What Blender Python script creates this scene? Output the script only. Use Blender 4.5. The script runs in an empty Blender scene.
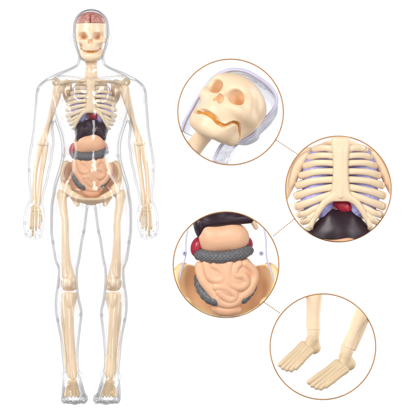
import bpy, math, random
import numpy as np
from mathutils import Vector

# ------------------------------------------------------------------ camera, light, world
S = 0.001                       # one photograph pixel is one millimetre on the toy
SC = bpy.context.scene
COL = SC.collection
random.seed(4)
RNG = np.random.RandomState(4)

def W(x, y, d=0.0):
    """photo-plane millimetres (right, down, towards the viewer) -> world metres"""
    return Vector(((x - 208) * S, -d * S, (208 - y) * S))

CAM_D = 4.0
cam = bpy.data.cameras.new('camera')
cam.sensor_width = 36.0
cam.lens = 36.0 * CAM_D / 0.416
cam.clip_start = 0.05
cam.clip_end = 60
camo = bpy.data.objects.new('camera', cam)
COL.objects.link(camo)
camo.location = (0, -CAM_D, 0)
camo.rotation_euler = (math.radians(90), 0, 0)
SC.camera = camo

world = bpy.data.worlds.new('World')
SC.world = world
world.use_nodes = True
bg = world.node_tree.nodes['Background']
bg.inputs['Color'].default_value = (0.95, 0.97, 1.0, 1)
bg.inputs['Strength'].default_value = 0.24

def area(name, loc, target, sx, sy, radiance, col=(1, 1, 1)):
    l = bpy.data.lights.new(name, 'AREA')
    l.shape = 'RECTANGLE'
    l.size, l.size_y = sx, sy
    l.energy = radiance * math.pi * sx * sy
    l.color = col
    o = bpy.data.objects.new(name, l)
    COL.objects.link(o)
    o.location = loc
    o.rotation_euler = (Vector(target) - Vector(loc)).to_track_quat('-Z', 'Y').to_euler()
    return o

area('softbox', (-0.95, -1.5, 1.05), (0, 0, 0), 0.8, 0.8, 10.5, (1.0, 0.98, 0.96))
area('softbox', (1.15, -1.4, 0.7), (0, 0, 0), 0.8, 0.9, 3.6, (1.0, 0.98, 0.96))
area('strip_light', (-0.05, -1.9, 0.66), (-0.1, 0, 0.1), 0.13, 1.0, 9.0)
area('strip_light', (-0.05, -1.9, -0.50), (-0.1, 0, -0.1), 0.13, 0.7, 8.0)
area('strip_light', (-1.05, -1.25, 0.15), (-0.1, 0, 0.0), 0.14, 1.3, 8.0)
area('strip_light', (0.95, -1.5, 0.15), (-0.1, 0, 0.0), 0.14, 1.3, 8.0)
area('backdrop_light', (-1.55, 0.75, 0.3), (0.1, 1.9, 0), 0.9, 2.2, 5.4)
area('backdrop_light', (1.55, 0.75, 0.3), (-0.1, 1.9, 0), 0.9, 2.2, 5.4)

SC.view_settings.view_transform = 'Standard'
SC.view_settings.look = 'None'
SC.view_settings.exposure = 0.12
SC.view_settings.gamma = 1.0
SC.render.engine = 'CYCLES'
cy = SC.cycles
cy.use_denoising = True
cy.max_bounces = 24
cy.diffuse_bounces = 7
cy.glossy_bounces = 8
cy.transmission_bounces = 20
cy.transparent_max_bounces = 24
cy.sample_clamp_indirect = 6.0

# ------------------------------------------------------------------ materials
def srgb(r, g, b):
    f = lambda c: (c / 255 / 12.92) if c <= 10 else ((c / 255 + 0.055) / 1.055) ** 2.4
    return (f(r), f(g), f(b), 1)

def plastic(name, col, rough=0.35, var=0.06, bump=0.0, bscale=300, sss=0.0, coat=0.0, spec=0.5, nscale=60, srad=(1.0, 0.52, 0.17), sscale=0.0045):
    m = bpy.data.materials.new(name)
    m.use_nodes = True
    nt = m.node_tree
    N, L = nt.nodes, nt.links
    p = N['Principled BSDF']
    p.inputs['Roughness'].default_value = rough
    p.inputs['Specular IOR Level'].default_value = spec
    p.inputs['Coat Weight'].default_value = coat
    p.inputs['Coat Roughness'].default_value = 0.08
    tc = N.new('ShaderNodeTexCoord')
    n = N.new('ShaderNodeTexNoise')
    n.inputs['Scale'].default_value = nscale
    n.inputs['Detail'].default_value = 4
    L.new(tc.outputs['Object'], n.inputs['Vector'])
    r = N.new('ShaderNodeValToRGB')
    c = np.array(col[:3])
    r.color_ramp.elements[0].position = 0.3
    r.color_ramp.elements[1].position = 0.7
    r.color_ramp.elements[0].color = (*(c * (1 - var)), 1)
    r.color_ramp.elements[1].color = (*np.minimum(c * (1 + var), 0.95), 1)
    L.new(n.outputs['Fac'], r.inputs['Fac'])
    L.new(r.outputs['Color'], p.inputs['Base Color'])
    if sss:
        p.inputs['Subsurface Weight'].default_value = sss
        p.inputs['Subsurface Radius'].default_value = srad
        p.inputs['Subsurface Scale'].default_value = sscale
    if bump:
        n2 = N.new('ShaderNodeTexNoise')
        n2.inputs['Scale'].default_value = bscale
        n2.inputs['Detail'].default_value = 3
        L.new(tc.outputs['Object'], n2.inputs['Vector'])
        b = N.new('ShaderNodeBump')
        b.inputs['Strength'].default_value = bump
        b.inputs['Distance'].default_value = 0.001
        L.new(n2.outputs['Fac'], b.inputs['Height'])
        L.new(b.outputs['Normal'], p.inputs['Normal'])
    return m

PELVIS = plastic('pelvis_plastic', (0.91, 0.665, 0.39), 0.40, 0.02, 0.05, 200, sss=0.75, srad=(1.0, 0.45, 0.14), sscale=0.005)
IVORY = plastic('ivory_plastic', (0.92, 0.71, 0.49), 0.38, 0.02, 0.05, 200, sss=0.4)
BONE = plastic('bone_plastic', (0.90, 0.71, 0.50), 0.34, 0.04, 0.08, 260, sss=0.4)
TAN = plastic('tan_plastic', (0.74, 0.56, 0.35), 0.42, 0.07, 0.15, 500)
PEACH = plastic('peach_rubber', (0.86, 0.49, 0.30), 0.42, 0.05, 0.1, 350)
RED = plastic('red_plastic', (0.42, 0.022, 0.045), 0.26, 0.15, 0.2, 300)
LIVER = plastic('liver_plastic', (0.030, 0.014, 0.022), 0.30, 0.2, 0.0, 120, spec=.35)
MOUTH_SHADE = plastic('ochre_shade_paint', (0.66, 0.27, 0.035), 0.5, 0.1, 0.1, 300)  # warm shade of light bounced inside the ivory mouth, put into the colour
LUNG = plastic('lavender_plastic', (0.40, 0.38, 0.72), 0.40, 0.12, 0.5, 420)
COPPER = plastic('copper_paint', (0.50, 0.235, 0.08), 0.5, 0.12, 0.1, 900)
RIM = plastic('lavender_clear_edge', (0.62, 0.61, 0.80), 0.2, 0.08, 0.1, 300, coat=0.3)

def colon_mat():
    m = plastic('grey_painted_glint_plastic', (0.085, 0.085, 0.095), 0.36, 0.2)
    nt = m.node_tree
    N, L = nt.nodes, nt.links
    p = N['Principled BSDF']
    tc = N.new('ShaderNodeTexCoord')
    v = N.new('ShaderNodeTexVoronoi')
    v.inputs['Scale'].default_value = 620
    L.new(tc.outputs['Object'], v.inputs['Vector'])
    r = N.new('ShaderNodeValToRGB')
    r.color_ramp.elements[0].position = 0.08
    r.color_ramp.elements[0].color = (0.34, 0.34, 0.36, 1)  # pale dots: highlights of the bumps painted into the colour
    r.color_ramp.elements[1].position = 0.22
    r.color_ramp.elements[1].color = (0.125, 0.125, 0.135, 1)
    L.new(v.outputs['Distance'], r.inputs['Fac'])
    L.new(r.outputs['Color'], p.inputs['Base Color'])
    b = N.new('ShaderNodeBump')
    b.inputs['Strength'].default_value = 0.5
    b.inputs['Distance'].default_value = 0.0006
    b.invert = True
    L.new(v.outputs['Distance'], b.inputs['Height'])
    L.new(b.outputs['Normal'], p.inputs['Normal'])
    return m
COLON = colon_mat()

def brain_mat():
    m = plastic('pink_brain_plastic', (0.52, 0.25, 0.21), 0.38, 0.25, nscale=500)
    nt = m.node_tree
    N, L = nt.nodes, nt.links
    p = N['Principled BSDF']
    tc = N.new('ShaderNodeTexCoord')
    n = N.new('ShaderNodeTexNoise')
    n.inputs['Scale'].default_value = 170
    n.inputs['Distortion'].default_value = 1.2
    L.new(tc.outputs['Object'], n.inputs['Vector'])
    mth = N.new('ShaderNodeMath')
    mth.operation = 'PINGPONG'
    mth.inputs[1].default_value = 0.09
    L.new(n.outputs['Fac'], mth.inputs[0])
    r = N.new('ShaderNodeValToRGB')
    r.color_ramp.elements[0].position = 0.0
    r.color_ramp.elements[0].color = (0.27, 0.075, 0.065, 1)
    r.color_ramp.elements[1].position = 0.05
    r.color_ramp.elements[1].color = (0.66, 0.29, 0.24, 1)
    L.new(mth.outputs[0], r.inputs['Fac'])
    L.new(r.outputs['Color'], p.inputs['Base Color'])
    b = N.new('ShaderNodeBump')
    b.inputs['Strength'].default_value = 0.8
    b.inputs['Distance'].default_value = 0.004
    L.new(mth.outputs[0], b.inputs['Height'])
    L.new(b.outputs['Normal'], p.inputs['Normal'])
    return m
BRAIN = brain_mat()
FISSURE = plastic('dark_red_plastic', (0.10, 0.02, 0.02), 0.5, 0.1)

def clear_mat(name='clear_plastic', bump=0.25, scale=55, tint=(0.99, 0.99, 0.992), edge=(0.14, 0.14, 0.18), rough=0.03, glass=0.0, f0=0.035):
    """a thin wall of clear plastic: straight through, absorbing more where the eye looks along the wall, mirror-like at grazing angles"""
    m = bpy.data.materials.new(name)
    m.use_nodes = True
    nt = m.node_tree
    N, L = nt.nodes, nt.links
    N.remove(N['Principled BSDF'])
    out = N['Material Output']
    tc = N.new('ShaderNodeTexCoord')
    n = N.new('ShaderNodeTexNoise')
    n.inputs['Scale'].default_value = scale
    n.inputs['Detail'].default_value = 2
    L.new(tc.outputs['Object'], n.inputs['Vector'])
    b = N.new('ShaderNodeBump')
    b.inputs['Strength'].default_value = bump
    b.inputs['Distance'].default_value = 0.001
    L.new(n.outputs['Fac'], b.inputs['Height'])
    lw = N.new('ShaderNodeLayerWeight')
    lw.inputs['Blend'].default_value = 0.5
    L.new(b.outputs['Normal'], lw.inputs['Normal'])
    r = N.new('ShaderNodeValToRGB')
    t, e = np.array(tint), np.array(edge)
    el = r.color_ramp.elements
    el[0].position, el[0].color = 0.0, (*t, 1)
    el[1].position, el[1].color = 1.0, (*e, 1)
    for p, k in ((0.42, 0.008), (0.56, 0.06), (0.70, 0.28), (0.86, 0.68)):
        q = el.new(p); q.color = (*(t + (e - t) * k), 1)
    L.new(lw.outputs['Facing'], r.inputs['Fac'])
    tr = N.new('ShaderNodeBsdfTransparent')
    L.new(r.outputs['Color'], tr.inputs['Color'])
    pw = N.new('ShaderNodeMath'); pw.operation = 'POWER'; pw.inputs[1].default_value = 5
    L.new(lw.outputs['Facing'], pw.inputs[0])
    ml = N.new('ShaderNodeMath'); ml.operation = 'MULTIPLY_ADD'; ml.inputs[1].default_value = 0.30; ml.inputs[2].default_value = f0
    L.new(pw.outputs[0], ml.inputs[0])
    g = N.new('ShaderNodeBsdfGlossy')
    g.inputs['Roughness'].default_value = rough
    L.new(b.outputs['Normal'], g.inputs['Normal'])
    mx = N.new('ShaderNodeMixShader')
    L.new(ml.outputs[0], mx.inputs['Fac'])
    L.new(tr.outputs[0], mx.inputs[1]); L.new(g.outputs[0], mx.inputs[2])
    last = mx
    if glass:
        gl = N.new('ShaderNodeBsdfGlass')
        gl.inputs['IOR'].default_value = 1.46
        gl.inputs['Roughness'].default_value = 0.0
        gl.inputs['Color'].default_value = (*tint, 1)
        L.new(b.outputs['Normal'], gl.inputs['Normal'])
        m2 = N.new('ShaderNodeMixShader')
        m2.inputs['Fac'].default_value = glass
        L.new(mx.outputs[0], m2.inputs[1]); L.new(gl.outputs[0], m2.inputs[2])
        last = m2
    L.new(last.outputs[0], out.inputs['Surface'])
    return m
CLEAR = clear_mat(bump=0.4, scale=70, glass=0.16)
CLEAR_HEAD = clear_mat('clear_head_plastic', bump=0.06, scale=60, glass=0.04, rough=0.10, f0=0.012)

# ------------------------------------------------------------------ distance-field sculpting
def interp(y, tab, col):
    t = np.array(tab, dtype=np.float32)
    return np.interp(y, t[:, 0], t[:, col]).astype(np.float32)

def smooth_tab(tab, n=6):
    """Catmull-Rom refine a table of rows"""
    p = np.array(tab, dtype=float)
    out = []
    for i in range(len(p) - 1):
        p0, p1, p2, p3 = p[max(i - 1, 0)], p[i], p[i + 1], p[min(i + 2, len(p) - 1)]
        for k in range(n):
            t = k / n
            out.append(0.5 * ((2 * p1) + (-p0 + p2) * t + (2 * p0 - 5 * p1 + 4 * p2 - p3) * t * t + (-p0 + 3 * p1 - 3 * p2 + p3) * t ** 3))
    out.append(p[-1])
    return np.array(out)

class Field:
    def __init__(s, lo, hi, h):
        s.lo = np.array(lo, float); s.h = h
        s.n = np.ceil((np.array(hi, float) - s.lo) / h).astype(int) + 1
        s.g = np.full(s.n, 6.0, np.float32)
        s.ax = [(s.lo[i] + h * np.arange(s.n[i])).astype(np.float32) for i in range(3)]
    def box(s, lo, hi):
        sl = []
        for i in range(3):
            a = int(max(0, math.floor((lo[i] - s.lo[i]) / s.h)))
            b = int(min(s.n[i], math.ceil((hi[i] - s.lo[i]) / s.h) + 1))
            if b <= a: return None
            sl.append(slice(a, b))
        return tuple(sl)
    def xyz(s, sl):
        return (s.ax[0][sl[0]][:, None, None], s.ax[1][sl[1]][None, :, None], s.ax[2][sl[2]][None, None, :])
    def apply(s, fn, lo, hi, k, op='add'):
        m = k + 2.5
        sl = s.box([v - m for v in lo], [v + m for v in hi])
        if sl is None: return
        f = fn(*s.xyz(sl)).astype(np.float32)
        a = s.g[sl]
        if op == 'add':
            h = np.maximum(k - np.abs(a - f), 0) / max(k, 1e-6)
            s.g[sl] = np.minimum(a, f) - h * h * k * 0.25
        else:
            f = -f
            h = np.maximum(k - np.abs(a - f), 0) / max(k, 1e-6)
            s.g[sl] = np.maximum(a, f) + h * h * k * 0.25
    def cone(s, a, b, ra, rb, k=1.0, fl=1.0, op='add'):
        """capsule whose radius goes from ra to rb; fl squashes it in depth"""
        a = np.array(a, float); b = np.array(b, float)
        r = max(ra, rb)
        def fn(X, Y, D):
            sc = np.array([1, 1, 1 / fl])
            A, B = a * sc, b * sc
            ab = B - A
            px, py, pd = X - A[0], Y - A[1], D / fl - A[2]
            t = np.clip((px * ab[0] + py * ab[1] + pd * ab[2]) / max(ab.dot(ab), 1e-9), 0, 1)
            q = np.sqrt((px - t * ab[0]) ** 2 + (py - t * ab[1]) ** 2 + (pd - t * ab[2]) ** 2)
            return (q - (ra + (rb - ra) * t)) * min(1, fl)
        lo = np.minimum(a, b) - r; hi = np.maximum(a, b) + r
        s.apply(fn, lo, hi, k, op)
    def path(s, pts, rad, k=1.0, fl=1.0, n=5, op='add'):
        """smooth round bar through pts; one union with the rest, so its joints do not swell"""
        t = smooth_tab([list(p) + [r] for p, r in zip(pts, rad)], n)
        sc = np.array([1, 1, 1 / fl])
        def fn(X, Y, D):
            best = None
            for p, q in zip(t[:-1], t[1:]):
                A, B = p[:3] * sc, q[:3] * sc
                ab = B - A
                px, py, pd = X - A[0], Y - A[1], D / fl - A[2]
                u = np.clip((px * ab[0] + py * ab[1] + pd * ab[2]) / max(ab.dot(ab), 1e-9), 0, 1)
                f = (np.sqrt((px - u * ab[0]) ** 2 + (py - u * ab[1]) ** 2 + (pd - u * ab[2]) ** 2) - (p[3] + (q[3] - p[3]) * u)) * min(1, fl)
                best = f if best is None else np.minimum(best, f)
            return best
        r = t[:, 3].max()
        s.apply(fn, t[:, :3].min(0) - r, t[:, :3].max(0) + r, k, op)
    def ell(s, c, r, k=1.0, op='add', rot=0.0, exp=2.0):
        """ellipsoid, rot in degrees in the picture plane"""
        ca, sa = math.cos(math.radians(rot)), math.sin(math.radians(rot))
        def fn(X, Y, D):
            x, y, d = X - c[0], Y - c[1], D - c[2]
            u, v = x * ca + y * sa, -x * sa + y * ca
            if exp == 2.0:
                k0 = np.sqrt((u / r[0]) ** 2 + (v / r[1]) ** 2 + (d / r[2]) ** 2)
                k1 = np.sqrt((u / r[0] ** 2) ** 2 + (v / r[1] ** 2) ** 2 + (d / r[2] ** 2) ** 2)
                return k0 * (k0 - 1) / np.maximum(k1, 1e-5)
            k0 = (np.abs(u / r[0]) ** exp + np.abs(v / r[1]) ** exp + np.abs(d / r[2]) ** exp) ** (1 / exp)
            return (k0 - 1) * min(r)
        m = max(r[0], r[1])
        s.apply(fn, (c[0] - m, c[1] - m, c[2] - r[2]), (c[0] + m, c[1] + m, c[2] + r[2]), k, op)
    def loft(s, tab, k=1.0, exp=2.0, mx=None, op='add'):
        """rows (y, xc, rx, dc, rd): ellipses stacked along y; mx mirrors about that x"""
        t = smooth_tab(tab)
        y0, y1 = t[0, 0], t[-1, 0]
        def fn(X, Y, D):
            yy = Y[0, :, 0]
            I = lambda c: np.interp(yy, t[:, 0], t[:, c]).astype(np.float32)[None, :, None]
            XX = np.abs(X - mx) if mx is not None else X
            rx, rd = np.maximum(I(2), .05), np.maximum(I(4), .05)
            a, b = np.abs(XX - I(1)) / rx, np.abs(D - I(3)) / rd
            if exp == 2.0:
                k0 = np.sqrt(a * a + b * b)
                k1 = np.sqrt((a / rx) ** 2 + (b / rd) ** 2)
                f = k0 * (k0 - 1) / np.maximum(k1, 1e-5)
            else:
                k0 = (a ** exp + b ** exp) ** (1 / exp)
                f = (k0 - 1) * np.minimum(rx, rd)
            return np.maximum(f, np.maximum(y0 - Y, Y - y1))
        x0, x1 = (t[:, 1] - t[:, 2]).min(), (t[:, 1] + t[:, 2]).max()
        if mx is not None: x0, x1 = mx - x1, mx + x1
        s.apply(fn, (x0, y0, (t[:, 3] - t[:, 4]).min()), (x1, y1, (t[:, 3] + t[:, 4]).max()), k, op)
    def mesh(s, iso=0.0, smooth=2):
        return surface_nets(s.g - iso, s.lo, s.h, smooth)

def surface_nets(g, lo, h, smooth=2):
    g = np.pad(g, 1, constant_values=6.0)
    lo = np.array(lo) - h
    ins = g < 0
    c = [ins[i:ins.shape[0] - 1 + i, j:ins.shape[1] - 1 + j, k:ins.shape[2] - 1 + k] for i in (0, 1) for j in (0, 1) for k in (0, 1)]
    cnt = sum(x.astype(np.int8) for x in c)
    act = (cnt > 0) & (cnt < 8)
    idx = np.full(act.shape, -1, np.int64)
    cells = np.argwhere(act)
    idx[act] = np.arange(len(cells))
    pos = np.zeros((len(cells), 3)); num = np.zeros(len(cells))
    ci, cj, ck = cells.T
    corners = [(i, j, k) for i in (0, 1) for j in (0, 1) for k in (0, 1)]
    for a in corners:
        for ax in range(3):
            if a[ax]: continue
            b = list(a); b[ax] = 1
            va = g[ci + a[0], cj + a[1], ck + a[2]]; vb = g[ci + b[0], cj + b[1], ck + b[2]]
            m = (va < 0) != (vb < 0)
            t = np.where(m, va / np.where(m, va - vb, 1), 0)
            p = np.tile(np.array(a, float), (len(cells), 1)); p[:, ax] = t
            pos += p * m[:, None]; num += m
    pos = (pos / num[:, None] + cells) * h + lo
    quads = []
    for ax in range(3):
        o1, o2 = [(1, 2), (2, 0), (0, 1)][ax]
        sa = [slice(None)] * 3; sb = [slice(None)] * 3
        sa[ax] = slice(0, -1); sb[ax] = slice(1, None)
        e = ins[tuple(sa)] != ins[tuple(sb)]
        w = np.argwhere(e)
        if not len(w): continue
        st = ins[tuple(sa)][e]
        q = []
        for da, db in ((0, 0), (-1, 0), (-1, -1), (0, -1)):
            v = w.copy(); v[:, o1] += da; v[:, o2] += db
            q.append(idx[v[:, 0], v[:, 1], v[:, 2]])
        q = np.stack(q, 1)
        q[~st] = q[~st][:, ::-1]
        quads.append(q)
    F = np.concatenate(quads)
    V = pos
    if smooth:
        E = np.concatenate([F[:, [0, 1]], F[:, [1, 2]], F[:, [2, 3]], F[:, [3, 0]]])
        n = len(V)
        deg = np.bincount(E[:, 0], minlength=n) + np.bincount(E[:, 1], minlength=n)
        for it in range(smooth):
            for lam in (0.6, -0.61):
                acc = np.stack([np.bincount(E[:, 0], V[E[:, 1], c], n) + np.bincount(E[:, 1], V[E[:, 0], c], n) for c in range(3)], 1)
                V = V + lam * (acc / np.maximum(deg, 1)[:, None] - V)
    return V, F

# ------------------------------------------------------------------ objects
def to_world(P):
    return np.stack([(P[:, 0] - 208) * S, -P[:, 2] * S, (208 - P[:, 1]) * S], 1)

def link_mesh(name, V, F, mat, parent=None, origin=None, smooth=True):
    """V world coordinates, F array or list of faces"""
    me = bpy.data.meshes.new(name)
    o0 = Vector(origin) if origin is not None else (parent_origin(parent) if parent else Vector((0, 0, 0)))
    Vl = np.asarray(V) - np.array(o0)
    me.from_pydata(Vl.tolist(), [], F.tolist() if hasattr(F, 'tolist') else F)
    me.materials.append(mat)
    me.update()
    me.polygons.foreach_set('use_smooth', [smooth] * len(me.polygons))
    ob = bpy.data.objects.new(name, me)
    COL.objects.link(ob)
    if parent:
        ob.parent = parent
    if origin is not None:
        ob.location = o0
    ORIG[ob.name] = o0
    return ob

ORIG = {}
def parent_origin(p):
    return ORIG[p.name]

def thing(name, label, cat, base, group=None):
    o = bpy.data.objects.new(name, None)
    o.empty_display_size = 0.01
    COL.objects.link(o)
    o.location = W(*base)
    ORIG[o.name] = W(*base)
    o['label'] = label; o['category'] = cat
    if group: o['group'] = group
    return o

def fix_orient(V, F):
    a, b, c, d = V[F[:, 0]], V[F[:, 1]], V[F[:, 2]], V[F[:, 3]]
    vol = (np.einsum('ij,ij->i', a, np.cross(b, c)) + np.einsum('ij,ij->i', a, np.cross(c, d))).sum()
    return F if vol > 0 else F[:, ::-1]

def clip_circle(ob, cx, cy, r):
    """cut a specimen off where its round frame ends"""
    n = 96
    V, F = [], []
    for d in (-120, 120):
        for i in range(n):
            a = 2 * math.pi * i / n
            V.append(W(cx + r * math.cos(a), cy + r * math.sin(a), d) - ORIG[ob.name])
    F.append(list(range(n))); F.append(list(range(2 * n - 1, n - 1, -1)))
    for i in range(n):
        j = (i + 1) % n
        F.append([i, i + n, j + n, j])
    me = bpy.data.meshes.new('cutter')
    me.from_pydata([tuple(v) for v in V], [], F)
    import bmesh
    bm = bmesh.new(); bm.from_mesh(me); bmesh.ops.recalc_face_normals(bm, faces=bm.faces); bm.to_mesh(me); bm.free()
    cu = bpy.data.objects.new('cutter', me)
    COL.objects.link(cu)
    ploc = ob.parent
    cu.parent = ob.parent
    cu.location = ob.location
    md = ob.modifiers.new('cut', 'BOOLEAN')
    md.operation = 'INTERSECT'; md.solver = 'EXACT'; md.object = cu
    bpy.context.view_layer.update()
    dg = bpy.context.evaluated_depsgraph_get()
    new = bpy.data.meshes.new_from_object(ob.evaluated_get(dg))
    ob.modifiers.clear()
    old = ob.data
    mats = list(old.materials)
    ob.data = new
    new.name = old.name
    if not len(new.materials):
        for m in mats: new.materials.append(m)
    bpy.data.meshes.remove(old)
    bpy.data.objects.remove(cu); bpy.data.meshes.remove(me)

def place(name, VF, mat, parent, M=None, clip=None, flip=False):
    V, F = VF
    P = M(V) if M else V
    Wd = to_world(P)
    ob = link_mesh(name, Wd, fix_orient(Wd, F), mat, parent)
    if clip:
        q = P[:, :2] - np.array(clip[:2])
        if (np.hypot(q[:, 0], q[:, 1]) > clip[2]).any():
            clip_circle(ob, *clip)
    return ob

def tube_mesh(pts, rad, n=12, ratio=1.0, sub=5, cap=True):
    """round-ended bar along a smooth path; rad rows (r,) ; ratio = depth / height of its section. px space"""
    t = smooth_tab([list(p) + [r] for p, r in zip(pts, rad)], sub)
    C, R = t[:, :3], t[:, 3].copy()
    T = np.gradient(C, axis=0)
    T /= np.maximum(np.linalg.norm(T, axis=1), 1e-9)[:, None]
    if cap:   # round ends
        def ends(c, tt, r):
            L = [(c + tt * r * math.sin(a), r * math.cos(a)) for a in (math.radians(30), math.radians(58), math.radians(80))]
            return L
        A = ends(C[0], -T[0], R[0])[::-1]; B = ends(C[-1], T[-1], R[-1])
        C = np.vstack([[a[0] for a in A], C, [b[0] for b in B]])
        R = np.concatenate([[a[1] for a in A], R, [b[1] for b in B]])
        T = np.vstack([[T[0]] * 3, T, [T[-1]] * 3])
    V = []
    up = np.array([0, 1.0, 0])
    U0 = None
    for c, r, tt in zip(C, R, T):
        ref = up if abs(tt[1]) < 0.92 else np.array([1.0, 0, 0])
        s = np.cross(tt, ref) if U0 is None else U0 - tt * U0.dot(tt)
        s /= np.linalg.norm(s); U0 = s
        w = np.cross(s, tt)
        for i in range(n):
            a = 2 * math.pi * i / n
            V.append(c + s * (r * ratio * math.cos(a)) + w * (r * math.sin(a)))
    m = len(C)
    F = [[i * n + j, i * n + (j + 1) % n, (i + 1) * n + (j + 1) % n, (i + 1) * n + j] for i in range(m - 1) for j in range(n)]
    V = np.array(V)
    c0, c1 = len(V), len(V) + 1
    V = np.vstack([V, C[0], C[-1]])
    for j in range(n):   # quads with a repeated centre would be degenerate: fan of triangles padded below
        F.append([c0, (j + 1) % n, j, -1]); F.append([c1, (m - 1) * n + j, (m - 1) * n + (j + 1) % n, -1])
    return V, F

def place_tube(name, VF, mat, parent, M=None, clip=None):
    V, F = VF
    P = M(V) if M else V
    Wd = to_world(P)
    tri = [[i for i in f if i >= 0] for f in F]
    a = 0.0
    for f in tri:
        for k in range(1, len(f) - 1):
            a += np.dot(Wd[f[0]], np.cross(Wd[f[k]], Wd[f[k + 1]]))
    if a < 0: tri = [f[::-1] for f in tri]
    ob = link_mesh(name, Wd, tri, mat, parent)
    if clip:
        q = P[:, :2] - np.array(clip[:2])
        if (np.hypot(q[:, 0], q[:, 1]) > clip[2]).any():
            clip_circle(ob, *clip)
    return ob

# ------------------------------------------------------------------ the setting: a white studio backdrop
def backdrop():
    w, h = 3.2, 2.4
    V, F = [], []
    n = 24
    for i in range(n + 1):
        for j in (0, 1):
            x = -w / 2 + w * i / n
            V.append((x, 2.1, -h / 2 + h * j))
    for i in range(n):
        F.append([2 * i, 2 * i + 2, 2 * i + 3, 2 * i + 1])
    m = plastic('white_paper', (0.9, 0.9, 0.9), 0.8, 0.01, spec=0.1)
    o = link_mesh('backdrop', np.array(V), F, m)
    o['kind'] = 'structure'
    o['label'] = 'plain seamless white studio backdrop'
backdrop()

# ------------------------------------------------------------------ canonical sculpts
MX = 91.2

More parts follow.
